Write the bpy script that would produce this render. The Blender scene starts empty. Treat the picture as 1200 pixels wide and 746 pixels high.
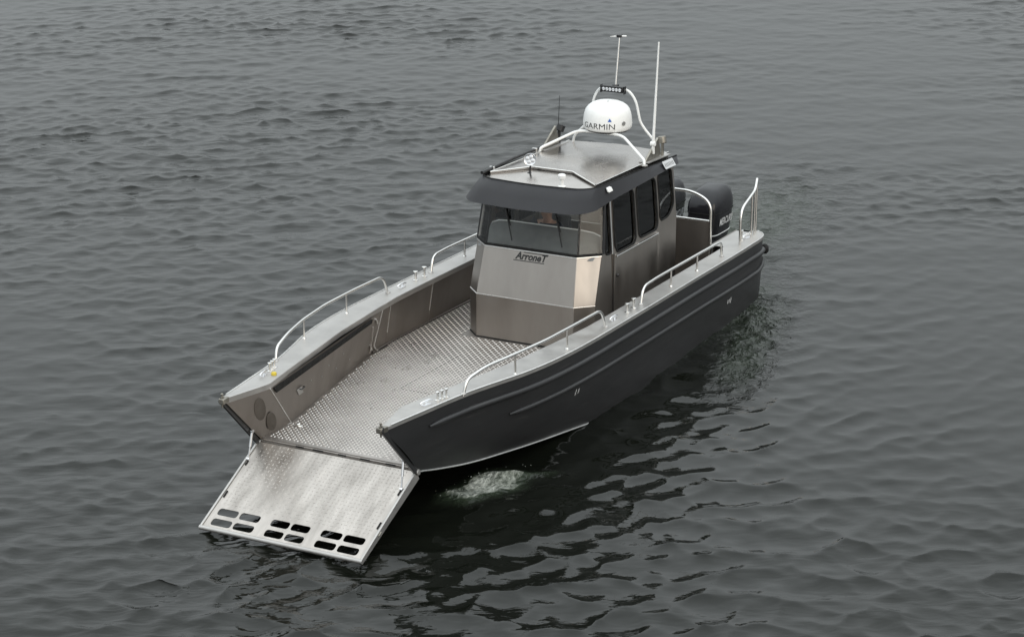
import bpy, bmesh, math, random
import numpy as np
from mathutils import Vector, Matrix

random.seed(4); rng = np.random.RandomState(11)
scene = bpy.context.scene
COL = scene.collection

# ------------------------------------------------------------------ camera, sky, sun, exposure
# The boat is laid out in its own frame (x aft, y starboard, z up, deck at z = 0) and floats bow-up by TRIM.
TRIM = 0.055
WREF = Vector((4.2, 0, -0.42))                      # a point of the waterline in the boat frame
ROT = Matrix.Rotation(TRIM, 4, 'Y')
T = Matrix.Translation((0, 0, -(ROT @ WREF).z)) @ ROT   # boat frame -> world, water at z = 0

AZ, PIT, ROL, FPX = 0.4874, -0.2971, 0.0022, 2816.7
CAM = Vector((-20.6805, -13.1021, 8.9795))
Fw = Vector((math.cos(PIT)*math.cos(AZ), math.cos(PIT)*math.sin(AZ), math.sin(PIT)))
Rt = Vector((math.sin(AZ), -math.cos(AZ), 0)); Up = Rt.cross(Fw)
Rt, Up = Rt*math.cos(ROL)+Up*math.sin(ROL), -Rt*math.sin(ROL)+Up*math.cos(ROL)
cd = bpy.data.cameras.new('camera'); cam = bpy.data.objects.new('camera', cd); COL.objects.link(cam)
cd.sensor_width = 36; cd.lens = FPX/1200*36; cd.clip_start = .1; cd.clip_end = 8000
m = Matrix.Identity(4)
for i in range(3):
    m[i][0], m[i][1], m[i][2], m[i][3] = Rt[i], Up[i], -Fw[i], CAM[i]
cam.matrix_world = T @ m
scene.camera = cam

SUN_DIR = Vector((-0.50, -0.82, 0.42)).normalized()          # towards the soft bright part of the cloud
SUN_EL = math.asin(SUN_DIR.z)
w = bpy.data.worlds.new('World'); scene.world = w; w.use_nodes = True
nt = w.node_tree; nt.nodes.clear()
out = nt.nodes.new('ShaderNodeOutputWorld'); bg = nt.nodes.new('ShaderNodeBackground')
sky = nt.nodes.new('ShaderNodeTexSky'); sky.sky_type = 'NISHITA'; sky.sun_disc = False
sky.sun_elevation = SUN_EL; sky.sun_rotation = math.atan2(SUN_DIR.x, SUN_DIR.y)
sky.air_density = 1.0; sky.dust_density = 3.0; sky.ozone_density = 1.0
hs = nt.nodes.new('ShaderNodeHueSaturation'); hs.inputs['Saturation'].default_value = 0.10
mx = nt.nodes.new('ShaderNodeMix'); mx.data_type = 'RGBA'; mx.inputs['Factor'].default_value = 0.90
# closed cloud: the standard overcast sky, three times as bright overhead as at the horizon all the way round
gc = nt.nodes.new('ShaderNodeTexCoord'); sx = nt.nodes.new('ShaderNodeSeparateXYZ'); nt.links.new(gc.outputs['Generated'], sx.inputs[0])
mr = nt.nodes.new('ShaderNodeMapRange'); mr.inputs['From Min'].default_value = 0; mr.inputs['From Max'].default_value = 1
mr.inputs['To Min'].default_value = 2.9; mr.inputs['To Max'].default_value = 13.4; nt.links.new(sx.outputs['Z'], mr.inputs['Value'])
tint = nt.nodes.new('ShaderNodeMix'); tint.data_type = 'RGBA'; tint.blend_type = 'MULTIPLY'; tint.inputs['Factor'].default_value = 1
tint.inputs['B'].default_value = (.94, 1.005, 1.03, 1); nt.links.new(mr.outputs[0], tint.inputs['A']); nt.links.new(tint.outputs['Result'], mx.inputs['B'])
nt.links.new(sky.outputs[0], hs.inputs['Color']); nt.links.new(hs.outputs[0], mx.inputs['A'])
nt.links.new(mx.outputs['Result'], bg.inputs[0]); bg.inputs[1].default_value = 0.13
nt.links.new(bg.outputs[0], out.inputs[0])
sd = bpy.data.lights.new('sun', 'SUN'); so = bpy.data.objects.new('sun', sd); COL.objects.link(so)
sd.energy = 0.6; sd.angle = math.radians(40); sd.color = (1, .83, .62)
so.rotation_euler = (-SUN_DIR).to_track_quat('-Z', 'Y').to_euler(); so.location = (0, 0, 30)
scene.view_settings.view_transform = 'Standard'; scene.view_settings.look = 'None'
scene.view_settings.exposure = 0.38; scene.view_settings.gamma = 1
scene.render.engine = 'CYCLES'
scene.cycles.max_bounces = 8; scene.cycles.transparent_max_bounces = 16

# ------------------------------------------------------------------ materials
def pmat(name, color, rough=.5, metal=0., spec=.5, **kw):
    mt = bpy.data.materials.new(name); mt.use_nodes = True
    b = mt.node_tree.nodes['Principled BSDF']
    b.inputs['Base Color'].default_value = (*color, 1); b.inputs['Roughness'].default_value = rough
    b.inputs['Metallic'].default_value = metal; b.inputs['Specular IOR Level'].default_value = spec
    for k, v in kw.items(): b.inputs[k].default_value = v
    return mt
def N(mt, typ, **kw):
    n = mt.node_tree.nodes.new(typ)
    for k, v in kw.items(): setattr(n, k, v)
    return n
def L(mt, a, b): mt.node_tree.links.new(a, b)
def ramp_node(mt, src, p0, c0, p1, c1):
    r = N(mt, 'ShaderNodeValToRGB'); r.color_ramp.elements[0].position = p0; r.color_ramp.elements[1].position = p1
    r.color_ramp.elements[0].color = (*c0, 1); r.color_ramp.elements[1].color = (*c1, 1)
    L(mt, src, r.inputs['Fac']); return r
def vary(mt, c0, c1, r0, r1, scale=4., stretch=(1, 1, 1), bump=0., bscale=60., detail=5.):
    """worn, uneven surface: colour and gloss drift over the thing, plus fine relief"""
    b = mt.node_tree.nodes['Principled BSDF']
    tc = N(mt, 'ShaderNodeTexCoord'); mp = N(mt, 'ShaderNodeMapping'); mp.inputs['Scale'].default_value = stretch
    L(mt, tc.outputs['Object'], mp.inputs['Vector'])
    n = N(mt, 'ShaderNodeTexNoise'); n.inputs['Scale'].default_value = scale; n.inputs['Detail'].default_value = detail
    n.inputs['Roughness'].default_value = .6
    L(mt, mp.outputs[0], n.inputs['Vector'])
    L(mt, ramp_node(mt, n.outputs['Fac'], .3, c0, .7, c1).outputs[0], b.inputs['Base Color'])
    n2 = N(mt, 'ShaderNodeTexNoise'); n2.inputs['Scale'].default_value = scale*1.7; n2.inputs['Detail'].default_value = detail
    L(mt, mp.outputs[0], n2.inputs['Vector'])
    L(mt, ramp_node(mt, n2.outputs['Fac'], .3, (r0,)*3, .7, (r1,)*3).outputs[0], b.inputs['Roughness'])
    if bump:
        n3 = N(mt, 'ShaderNodeTexNoise'); n3.inputs['Scale'].default_value = bscale; n3.inputs['Detail'].default_value = 3
        L(mt, mp.outputs[0], n3.inputs['Vector'])
        bp = N(mt, 'ShaderNodeBump'); bp.inputs['Strength'].default_value = bump; bp.inputs['Distance'].default_value = .01
        L(mt, n3.outputs['Fac'], bp.inputs['Height']); L(mt, bp.outputs[0], b.inputs['Normal'])
    return mt
MAT = {}
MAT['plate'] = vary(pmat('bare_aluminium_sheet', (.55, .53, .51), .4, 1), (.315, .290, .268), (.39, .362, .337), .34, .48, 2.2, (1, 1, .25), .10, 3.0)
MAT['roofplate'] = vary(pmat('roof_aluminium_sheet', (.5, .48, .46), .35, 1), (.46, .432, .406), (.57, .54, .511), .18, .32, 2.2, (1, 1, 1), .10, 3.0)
MAT['wall'] = vary(pmat('darkened_aluminium_sheet', (.4, .37, .35), .45, 1), (.245, .220, .200), (.325, .297, .273), .34, .50, 2.0, (1, 1, .4), .10, 3.0)  # the inner walls' smaller share of sky light is put into this colour
MAT['cap'] = vary(pmat('gunwale_aluminium', (.6, .6, .6), .4, .9), (.42, .407, .392), (.51, .496, .479), .40, .58, 3.0, (1, 1, 1), .05, 20)
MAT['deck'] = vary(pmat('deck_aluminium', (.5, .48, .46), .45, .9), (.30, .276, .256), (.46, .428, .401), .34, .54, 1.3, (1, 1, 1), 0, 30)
MAT['tread'] = vary(pmat('tread_aluminium', (.7, .7, .7), .3, .9), (.60, .566, .535), (.74, .703, .67), .25, .42, 2.0)
MAT['ramp'] = vary(pmat('ramp_aluminium', (.7, .68, .65), .5, .75), (.30, .277, .255), (.52, .485, .452), .24, .48, 2.4, (.6, 2.4, 1), .06, 14)  # streaks in this colour stand in for reflections on the ramp
MAT['tube'] = pmat('polished_tube', (.70, .69, .67), .18, 1)
MAT['weld'] = vary(pmat('weld_bead', (.75, .74, .72), .35, 1), (.6, .59, .57), (.8, .79, .77), .25, .45, 40)
MAT['hull'] = vary(pmat('charcoal_hull_paint', (.03, .03, .031), .4), (.0150, .0153, .0163), (.0215, .0218, .0230), .30, .46, 1.8, (.5, .5, 2.0), .10, 2.5)
def scuffs(mt, lo_, hi_, amount, stretch):
    b = mt.node_tree.nodes['Principled BSDF']; src = b.inputs['Base Color'].links[0].from_socket
    tc = N(mt, 'ShaderNodeTexCoord'); mp = N(mt, 'ShaderNodeMapping'); mp.inputs['Scale'].default_value = stretch; L(mt, tc.outputs['Object'], mp.inputs['Vector'])
    n = N(mt, 'ShaderNodeTexNoise'); n.inputs['Scale'].default_value = 3.0; n.inputs['Detail'].default_value = 12; n.inputs['Roughness'].default_value = .75; L(mt, mp.outputs[0], n.inputs['Vector'])
    rp_ = ramp_node(mt, n.outputs['Fac'], lo_, (0, 0, 0), hi_, (1, 1, 1)); mu = N(mt, 'ShaderNodeMath', operation='MULTIPLY'); mu.inputs[1].default_value = amount; L(mt, rp_.outputs[0], mu.inputs[0])
    mx_ = N(mt, 'ShaderNodeMix', data_type='RGBA'); L(mt, mu.outputs[0], mx_.inputs['Factor']); L(mt, src, mx_.inputs['A']); mx_.inputs['B'].default_value = (.17, .165, .155, 1); L(mt, mx_.outputs['Result'], b.inputs['Base Color'])
scuffs(MAT['hull'], .58, .74, .22, (.35, .35, 5.0))
MAT['visor'] = vary(pmat('slate_roof_paint', (.06, .06, .065), .4, 0, .25), (.0145, .0143, .0165), (.0185, .0182, .0208), .32, .44, 2.0, (1, 1, 1), .03, 8)
MAT['black'] = vary(pmat('black_plastic', (.012, .012, .013), .4), (.008, .008, .009), (.018, .018, .019), .30, .5, 6)
MAT['rubber'] = vary(pmat('black_rubber', (.01, .01, .01), .7, 0, .15), (.008, .008, .008), (.02, .02, .02), .55, .8, 12)
MAT['cowl'] = vary(pmat('gloss_black_cowl', (.012, .012, .014), .2, 0, .32), (.008, .008, .010), (.014, .014, .017), .08, .20, 3)
MAT['cover'] = vary(pmat('grey_motor_cover', (.07, .07, .075), .5), (.055, .055, .062), (.085, .085, .092), .38, .6, 5, (1, 1, 1), .25, 14)
MAT['white'] = vary(pmat('white_gelcoat', (.80, .80, .79), .35), (.76, .76, .745), (.82, .82, .81), .28, .42, 5)
MAT['lamp'] = pmat('clear_lamp_lens', (.75, .76, .78), .12, .55)
MAT['chrome'] = pmat('chrome', (.85, .85, .86), .08, 1)
MAT['ink'] = pmat('black_lettering', (.015, .015, .015), .45)
MAT['blue'] = pmat('blue_mark', (.02, .10, .42), .4)
MAT['grey_ink'] = pmat('silver_lettering', (.52, .53, .54), .4)
MAT['yellow'] = pmat('yellow_cap', (.55, .42, .04), .5)
MAT['bronze'] = vary(pmat('bracket_aluminium', (.35, .33, .28), .4, .9), (.20, .185, .16), (.34, .32, .28), .3, .5, 9)
MAT['dull'] = vary(pmat('dull_oval_patch', (.3, .27, .24), .6, .9), (.13, .115, .10), (.17, .152, .135), .5, .65, 6)
MAT['lining'] = vary(pmat('cabin_lining', (.16, .16, .155), .7), (.13, .13, .127), (.19, .19, .185), .6, .8, 4)
MAT['darkin'] = vary(pmat('dark_interior', (.022, .022, .024), .6), (.016, .016, .018), (.03, .03, .032), .5, .75, 4)
MAT['dash'] = vary(pmat('grey_dashboard', (.3, .3, .3), .5), (.13, .132, .132), (.19, .192, .19), .4, .6, 5)
MAT['skin'] = vary(pmat('skin', (.48, .27, .19), .5), (.44, .24, .165), (.52, .30, .21), .42, .55, 14)
MAT['jacket'] = vary(pmat('navy_jacket', (.02, .025, .04), .8), (.014, .018, .03), (.028, .034, .052), .7, .9, 12)
MAT['trouser'] = vary(pmat('dark_trousers', (.02, .02, .02), .8), (.014, .014, .015), (.028, .028, .028), .7, .9, 12)
MAT['hair'] = vary(pmat('brown_hair', (.03, .02, .013), .6), (.022, .014, .01), (.045, .03, .02), .5, .7, 30)

def glass(name, tint, f0):
    mt = bpy.data.materials.new(name); mt.use_nodes = True; t = mt.node_tree; t.nodes.clear()
    o = N(mt, 'ShaderNodeOutputMaterial'); tr = N(mt, 'ShaderNodeBsdfTransparent'); tr.inputs[0].default_value = (*tint, 1)
    gl = N(mt, 'ShaderNodeBsdfGlossy'); gl.inputs['Roughness'].default_value = .02
    fr = N(mt, 'ShaderNodeFresnel'); fr.inputs['IOR'].default_value = f0
    mxs = N(mt, 'ShaderNodeMixShader'); L(mt, fr.outputs[0], mxs.inputs[0]); L(mt, tr.outputs[0], mxs.inputs[1])
    L(mt, gl.outputs[0], mxs.inputs[2]); L(mt, mxs.outputs[0], o.inputs[0]); return mt
MAT['glass'] = glass('windscreen_glass', (.95, .96, .955), 1.33)
MAT['smoke'] = glass('smoked_side_glass', (.86, .875, .87), 1.45)

# ------------------------------------------------------------------ mesh helpers
class MB:
    def __init__(s): s.v = []; s.f = []
    def add(s, vs, fs):
        o = len(s.v); s.v += [tuple(p) for p in vs]; s.f += [tuple(i+o for i in f) for f in fs]; return s
    def poly(s, pts): return s.add(pts, [tuple(range(len(pts)))])
    def hexa(s, a, b):     # two matching quads
        return s.add(list(a)+list(b), [(3,2,1,0),(4,5,6,7),(0,1,5,4),(1,2,6,5),(2,3,7,6),(3,0,4,7)])
    def box(s, x0, x1, y0, y1, z0, z1):
        return s.hexa([(x0,y0,z0),(x1,y0,z0),(x1,y1,z0),(x0,y1,z0)], [(x0,y0,z1),(x1,y0,z1),(x1,y1,z1),(x0,y1,z1)])
    def beam(s, a, b, wd, ht, up=(0,0,1)):
        a, b = Vector(a), Vector(b); d = (b-a).normalized(); sd = d.cross(Vector(up)).normalized(); u = sd.cross(d)
        q = lambda p: [p-sd*wd/2-u*ht/2, p+sd*wd/2-u*ht/2, p+sd*wd/2+u*ht/2, p-sd*wd/2+u*ht/2]
        return s.hexa(q(a), q(b))
    def tube(s, path, r, n=10, caps=True, closed=False):
        P = [Vector(p) for p in path]; k = len(P); rs = r if isinstance(r, (list, tuple)) else [r]*k
        tn = []
        for i in range(k):
            if closed: t = P[(i+1) % k]-P[i-1]
            else: t = P[min(i+1, k-1)]-P[max(i-1, 0)]
            tn.append(t.normalized())
        u = tn[0].orthogonal().normalized(); vs = []
        for i in range(k):
            u = (u-tn[i]*u.dot(tn[i])).normalized(); w_ = tn[i].cross(u)
            for j in range(n):
                a = 2*math.pi*j/n; vs.append(P[i]+(u*math.cos(a)+w_*math.sin(a))*rs[i])
        fs = []
        for i in range(k if closed else k-1):
            i2 = (i+1) % k
            for j in range(n): fs.append((i*n+j, i*n+(j+1) % n, i2*n+(j+1) % n, i2*n+j))
        if caps and not closed: fs += [tuple(range(n))[::-1], tuple(range((k-1)*n, k*n))]
        return s.add(vs, fs)
    def lathe(s, prof, c, axis=(0,0,1), n=24):
        ax = Vector(axis).normalized(); u = ax.orthogonal().normalized(); w_ = ax.cross(u); c = Vector(c); vs = []
        for r, h in prof:
            for j in range(n):
                a = 2*math.pi*j/n; vs.append(c+ax*h+(u*math.cos(a)+w_*math.sin(a))*max(r, 1e-4))
        fs = [(i*n+j, i*n+(j+1) % n, (i+1)*n+(j+1) % n, (i+1)*n+j) for i in range(len(prof)-1) for j in range(n)]
        fs += [tuple(range(n))[::-1], tuple(range((len(prof)-1)*n, len(prof)*n))]
        return s.add(vs, fs)
    def loft(s, rings, closed=True, caps=True):
        n = len(rings[0]); vs = [p for r in rings for p in r]; fs = []
        for i in range(len(rings)-1):
            for j in range(n if closed else n-1): fs.append((i*n+j, i*n+(j+1) % n, (i+1)*n+(j+1) % n, (i+1)*n+j))
        if caps: fs += [tuple(range(n))[::-1], tuple(range((len(rings)-1)*n, len(rings)*n))]
        return s.add(vs, fs)
    def plate(s, outer, holes, fmap, off):
        """flat sheet with holes: 2D loops mapped into space, given thickness by the vector off"""
        bm = bmesh.new(); loops = []
        for lp in [outer]+holes:
            vs = [bm.verts.new((p[0], p[1], 0)) for p in lp]; loops.append(vs)
            for i in range(len(vs)): bm.edges.new((vs[i], vs[(i+1) % len(vs)]))
        bmesh.ops.triangle_fill(bm, use_beauty=True, use_dissolve=False, edges=bm.edges[:])
        bm.verts.index_update(); n = len(bm.verts); off = Vector(off)
        top = [Vector(fmap(v.co.x, v.co.y)) for v in bm.verts]; vs = top+[p+off for p in top]; fs = []
        for f in bm.faces:
            ix = [v.index for v in f.verts]; fs += [tuple(ix), tuple(i+n for i in reversed(ix))]
        for lp in loops:
            for i in range(len(lp)):
                a, b = lp[i].index, lp[(i+1) % len(lp)].index; fs.append((a, b, b+n, a+n))
        bm.free(); return s.add(vs, fs)
    def build(s, name, mat, parent=None, bevel=0., smooth=40, recalc=True, mats=None):
        me = bpy.data.meshes.new(name); me.from_pydata(s.v, [], s.f); me.update()
        if recalc:
            bm = bmesh.new(); bm.from_mesh(me); bmesh.ops.recalc_face_normals(bm, faces=bm.faces[:]); bm.to_mesh(me); bm.free()
        if smooth:
            me.shade_smooth(); me.set_sharp_from_angle(angle=math.radians(smooth))
        return link(name, me, mat, parent, bevel)
def link(name, me, mat, parent=None, bevel=0.):
    o = bpy.data.objects.new(name, me); COL.objects.link(o)
    if mat: me.materials.clear(); me.materials.append(MAT[mat] if isinstance(mat, str) else mat)
    if parent is not None:
        o.parent = parent
        if parent is ROOT: o.location = -BASE
    if bevel:
        b = o.modifiers.new('bevel', 'BEVEL'); b.width = bevel; b.segments = 2; b.limit_method = 'ANGLE'; b.angle_limit = math.radians(40)
    return o
def rrect(cx, cy, wd, ht, r, n=5, sk=0):
    p = []
    for k, (sx, sy) in enumerate(((1,1),(-1,1),(-1,-1),(1,-1))):
        for i in range(n+1):
            a = math.pi/2*(k+i/n); p.append((cx+sx*(wd/2-r)+r*math.cos(a), cy+sy*(ht/2-r)+r*math.sin(a)))
    return p
def rpoly(pts, r, n=5):
    """polygon with rounded corners"""
    out_ = []; k = len(pts)
    for i in range(k):
        p0, p, p1 = Vector(pts[i-1]), Vector(pts[i]), Vector(pts[(i+1) % k])
        a, b = (p0-p), (p1-p); d = min(r, a.length*.45, b.length*.45); a = p+a.normalized()*d; b = p+b.normalized()*d
        for j in range(n+1):
            t = j/n; q = a*(1-t)**2+p*2*t*(1-t)+b*t*t; out_.append(tuple(q))
    return out_
def bend(pts, r, n=6):
    """open polyline with rounded inner corners (a bent pipe)"""
    P = [Vector(p) for p in pts]; out_ = [P[0]]
    for i in range(1, len(P)-1):
        a, b = P[i-1]-P[i], P[i+1]-P[i]; d = min(r, a.length*.48, b.length*.48)
        a = P[i]+a.normalized()*d; b = P[i]+b.normalized()*d
        for j in range(n+1):
            t = j/n; out_.append(a*(1-t)**2+P[i]*2*t*(1-t)+b*t*t)
    return out_+[P[-1]]
def tab(tb):
    xs = [a for a, _ in tb]; ys = [b for _, b in tb]
    return lambda x: float(np.interp(x, xs, ys))
def smooth_tab(tb):
    xs = np.array([a for a, _ in tb]); ys = np.array([b for _, b in tb]); m_ = np.gradient(ys, xs)
    def f(x):
        x = min(max(x, xs[0]), xs[-1]); i = int(np.clip(np.searchsorted(xs, x)-1, 0, len(xs)-2)); h = xs[i+1]-xs[i]; t = (x-xs[i])/h
        return float((2*t**3-3*t*t+1)*ys[i]+(t**3-2*t*t+t)*h*m_[i]+(-2*t**3+3*t*t)*ys[i+1]+(t**3-t*t)*h*m_[i+1])
    return f
def text_mesh(body, size, shear=0., bold=0., align='CENTER'):
    cu = bpy.data.curves.new('t', 'FONT'); cu.body = body; cu.size = size; cu.shear = shear; cu.offset = bold
    cu.align_x = align; cu.align_y = 'CENTER'; cu.resolution_u = 3
    o = bpy.data.objects.new('t', cu); COL.objects.link(o); dg = bpy.context.evaluated_depsgraph_get()
    me = bpy.data.meshes.new_from_object(o.evaluated_get(dg)); bpy.data.objects.remove(o); bpy.data.curves.remove(cu)
    return me
def map_mesh(me, f):
    for v in me.vertices: v.co = f(v.co)
    me.update(); return me

# ------------------------------------------------------------------ the water
def water():
    # dense where the boat and its surroundings are, growing coarse towards the horizon; laid out along the wind
    ca, sa = math.cos(AZ), math.sin(AZ)
    def axis(lo, hi, step0, step1, far):
        a = [lo]
        while a[-1] < hi: a.append(a[-1]+step0+(step1-step0)*(a[-1]-lo)/(hi-lo))
        up = [a[-1]]; d = step1
        while up[-1] < far: d *= 1.35; up.append(up[-1]+d)
        dn = [a[0]]; d = step0
        while dn[-1] > -far: d *= 1.35; dn.append(dn[-1]-d)
        return np.array(dn[::-1][:-1]+a+up[1:])
    U_ = axis(-9, 46, .038, .080, 3500); V_ = axis(-16, 16, .052, .052, 3500)
    uu, vv = np.meshgrid(U_, V_, indexing='ij')
    # u runs along the view azimuth through the boat, v to its left
    x = (uu*ca-vv*sa+4.0).ravel(); y = (uu*sa+vv*ca).ravel()
    du = np.gradient(U_)[:, None]*np.ones_like(vv); dv = np.gradient(V_)[None, :]*np.ones_like(uu)
    sp = np.maximum(du, dv).ravel()
    port = 1/(1+np.exp((y+1.2)*1.2))*np.exp(-((x-2.5)/7)**2)*np.exp(-np.clip(-y-1.2, 0, None)**2/40)     # lee beside the port side
    z = np.zeros_like(x); DX = [np.zeros_like(x), np.zeros_like(x)]
    lo = np.zeros_like(x)
    for k in range(14):
        lam = 5+14*rng.rand(); th = rng.rand()*6.28; lo += np.sin((x*math.cos(th)+y*math.sin(th))*6.283/lam+rng.rand()*6.28)
    patch = np.clip(1+.52*lo/math.sqrt(7), .35, 2.0)          # gusts roughen some patches
    def comp(lam, th, slope, mask):
        k = 2*math.pi/lam; a = slope/k
        fade = np.clip((lam/np.maximum(sp, 1e-3)-2.5)/2.0, 0, 1)
        ph = rng.rand()*6.283
        am = a*fade*mask; arg = k*(x*math.cos(th)+y*math.sin(th))+ph; c_ = am*np.cos(arg)*2.6
        DX[0] += c_*math.cos(th); DX[1] += c_*math.sin(th)      # crests sharpen, troughs widen
        return am*np.sin(arg)
    NW = 110
    for i in range(NW):
        lam = math.exp(math.log(.13)+(math.log(2.8)-math.log(.13))*(i+.5)/NW)
        sd_ = .95 if lam < .8 else .6
        th = AZ+.12+rng.randn()*sd_*.95
        env = math.exp(-((math.log(lam)-math.log(.31))/1.2)**2)
        sl = .0222*env
        mask = patch if lam < 1.2 else 1.0
        mask = mask*(1-port*(.45 if lam < .4 else .2))
        z += comp(lam, th, sl, mask)
    for i in range(44):                                        # the boat's own waves running off its port side
        lam = .18+.36*rng.rand()**1.2; th = -1.95+rng.randn()*.42
        z += comp(lam, th, .0235, port)
    # churned water at the bow and off the port quarter
    def gs(cx, cy, sx, sy, rot=0.):
        dx, dy = x-cx, y-cy; c_, s_ = math.cos(rot), math.sin(rot); a = dx*c_+dy*s_; b = -dx*s_+dy*c_
        return np.exp(-(a/sx)**2-(b/sy)**2)
    bow = np.clip(1.0*gs(1.02, -1.16, .42, .22, -.5)+.9*gs(1.35, -1.22, .26, .26)+.55*gs(.78, -1.12, .22, .2)+.4*gs(1.6, -1.5, .4, .12, -.9), 0, 1); quarter = gs(7.3, -1.9, 1.5, .45, .28)+.7*gs(5.6, -2.35, .9, .35, .3)
    trail = gs(10.5, 0, 3.0, 1.1)
    for i in range(40):
        lam = .16+.32*rng.rand(); th = rng.rand()*6.283
        z += comp(lam, th, .055, bow)+comp(lam, th, .058, np.clip(quarter, 0, 1))+comp(lam, th, .03, trail)
    z += .05*bow*(1+.5*np.sin(9*x+4*y))
    lap = sum(np.exp(-((y-s_*np.interp(x, [3.2, 4.2, 6, 8.4], [1.34, 1.45, 1.50, 1.45]))/.13)**2) for s_ in (-1, 1))*np.clip((x-3.0)/.8, 0, 1)*np.clip((8.9-x)/.4, 0, 1)   # lapping along the sides
    foam = np.clip(.20*lap+bow*1.0+0.38*quarter+.5*trail, 0, 1)
    nu, nv = len(U_), len(V_)
    idx = np.arange(nu*nv).reshape(nu, nv)
    q = np.stack([idx[:-1, :-1], idx[1:, :-1], idx[1:, 1:], idx[:-1, 1:]], -1).reshape(-1, 4)
    me = bpy.data.meshes.new('water'); nq = len(q)
    me.vertices.add(nu*nv); me.vertices.foreach_set('co', np.stack([x+DX[0], y+DX[1], z], -1).astype(np.float32).ravel())
    me.loops.add(nq*4); me.loops.foreach_set('vertex_index', q.ravel().astype(np.int32))
    me.polygons.add(nq); me.polygons.foreach_set('loop_start', np.arange(0, nq*4, 4, dtype=np.int32))
    me.update(calc_edges=True); me.validate()
    at = me.attributes.new('ripple', 'FLOAT', 'POINT'); at.data.foreach_set('value', (patch*(1-.85*port)).astype(np.float32))
    at = me.attributes.new('churn', 'FLOAT', 'POINT'); at.data.foreach_set('value', np.clip(bow*1.2+quarter+trail*.8+.45*lap, 0, 1.2).astype(np.float32))
    at = me.attributes.new('foam', 'FLOAT', 'POINT'); at.data.foreach_set('value', foam.astype(np.float32))
    me.shade_smooth()
    mt = pmat('sea_water', (.0052, .0060, .0044), .04, 0, .5); mt.node_tree.nodes['Principled BSDF'].inputs['IOR'].default_value = 1.333
    b = mt.node_tree.nodes['Principled BSDF']
    tc = N(mt, 'ShaderNodeTexCoord'); n1 = N(mt, 'ShaderNodeTexNoise'); n1.inputs['Scale'].default_value = 3.2; n1.inputs['Detail'].default_value = 4; n1.inputs['Roughness'].default_value = .42; n1.inputs['Distortion'].default_value = .4
    m1 = N(mt, 'ShaderNodeMapping'); m1.vector_type = 'TEXTURE'; m1.inputs['Rotation'].default_value = (0, 0, AZ); m1.inputs['Scale'].default_value = (.62, 1.5, 1)
    L(mt, tc.outputs['Object'], m1.inputs['Vector']); L(mt, m1.outputs[0], n1.inputs['Vector'])
    bp = N(mt, 'ShaderNodeBump'); bp.inputs['Distance'].default_value = .028
    ra = N(mt, 'ShaderNodeAttribute'); ra.attribute_name = 'ripple'; rm = N(mt, 'ShaderNodeMath', operation='MULTIPLY'); rm.inputs[1].default_value = .62
    L(mt, ra.outputs['Fac'], rm.inputs[0]); L(mt, rm.outputs[0], bp.inputs['Strength'])
    nb = N(mt, 'ShaderNodeTexNoise'); nb.inputs['Scale'].default_value = 7; nb.inputs['Detail'].default_value = 4; nb.inputs['Distortion'].default_value = 1.0
    L(mt, tc.outputs['Object'], nb.inputs['Vector'])
    bp2 = N(mt, 'ShaderNodeBump'); bp2.inputs['Distance'].default_value = .10
    rc = N(mt, 'ShaderNodeAttribute'); rc.attribute_name = 'churn'; L(mt, rc.outputs['Fac'], bp2.inputs['Strength'])
    L(mt, nb.outputs['Fac'], bp2.inputs['Height']); L(mt, n1.outputs['Fac'], bp.inputs['Height'])
    L(mt, bp.outputs[0], bp2.inputs['Normal']); L(mt, bp2.outputs[0], b.inputs['Normal'])
    # foam and aerated green water where the surface is churned
    fa = N(mt, 'ShaderNodeAttribute'); fa.attribute_name = 'foam'
    n2 = N(mt, 'ShaderNodeTexNoise'); n2.inputs['Scale'].default_value = 4; n2.inputs['Detail'].default_value = 9; n2.inputs['Roughness'].default_value = .72
    n2.inputs['Distortion'].default_value = .25
    mp = N(mt, 'ShaderNodeMapping'); mp.inputs['Rotation'].default_value = (0, 0, .35); mp.inputs['Scale'].default_value = (.8, 1.3, 1)
    L(mt, tc.outputs['Object'], mp.inputs['Vector']); L(mt, mp.outputs[0], n2.inputs['Vector'])
    ma = N(mt, 'ShaderNodeMath', operation='MULTIPLY'); L(mt, fa.outputs['Fac'], ma.inputs[0]); L(mt, n2.outputs['Fac'], ma.inputs[1])
    n4 = N(mt, 'ShaderNodeTexNoise'); n4.inputs['Scale'].default_value = 16; n4.inputs['Detail'].default_value = 7; n4.inputs['Roughness'].default_value = .7
    L(mt, mp.outputs[0], n4.inputs['Vector'])
    mu = N(mt, 'ShaderNodeMath', operation='MULTIPLY_ADD'); L(mt, n4.outputs['Fac'], mu.inputs[0]); mu.inputs[1].default_value = .9; mu.inputs[2].default_value = .42
    mb_ = N(mt, 'ShaderNodeMath', operation='MULTIPLY'); L(mt, ma.outputs[0], mb_.inputs[0]); L(mt, mu.outputs[0], mb_.inputs[1]); ma = mb_
    fr = ramp_node(mt, ma.outputs[0], .27, (0, 0, 0), .62, (1, 1, 1))
    gr = ramp_node(mt, ma.outputs[0], .06, (0, 0, 0), .45, (1, 1, 1))
    c1 = N(mt, 'ShaderNodeMix', data_type='RGBA'); c1.inputs['A'].default_value = (.0052, .0060, .0044, 1); c1.inputs['B'].default_value = (.045, .062, .040, 1)
    L(mt, gr.outputs[0], c1.inputs['Factor'])
    c2 = N(mt, 'ShaderNodeMix', data_type='RGBA'); c2.inputs['B'].default_value = (.58, .60, .55, 1)
    L(mt, fr.outputs[0], c2.inputs['Factor']); L(mt, c1.outputs['Result'], c2.inputs['A']); L(mt, c2.outputs['Result'], b.inputs['Base Color'])
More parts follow.
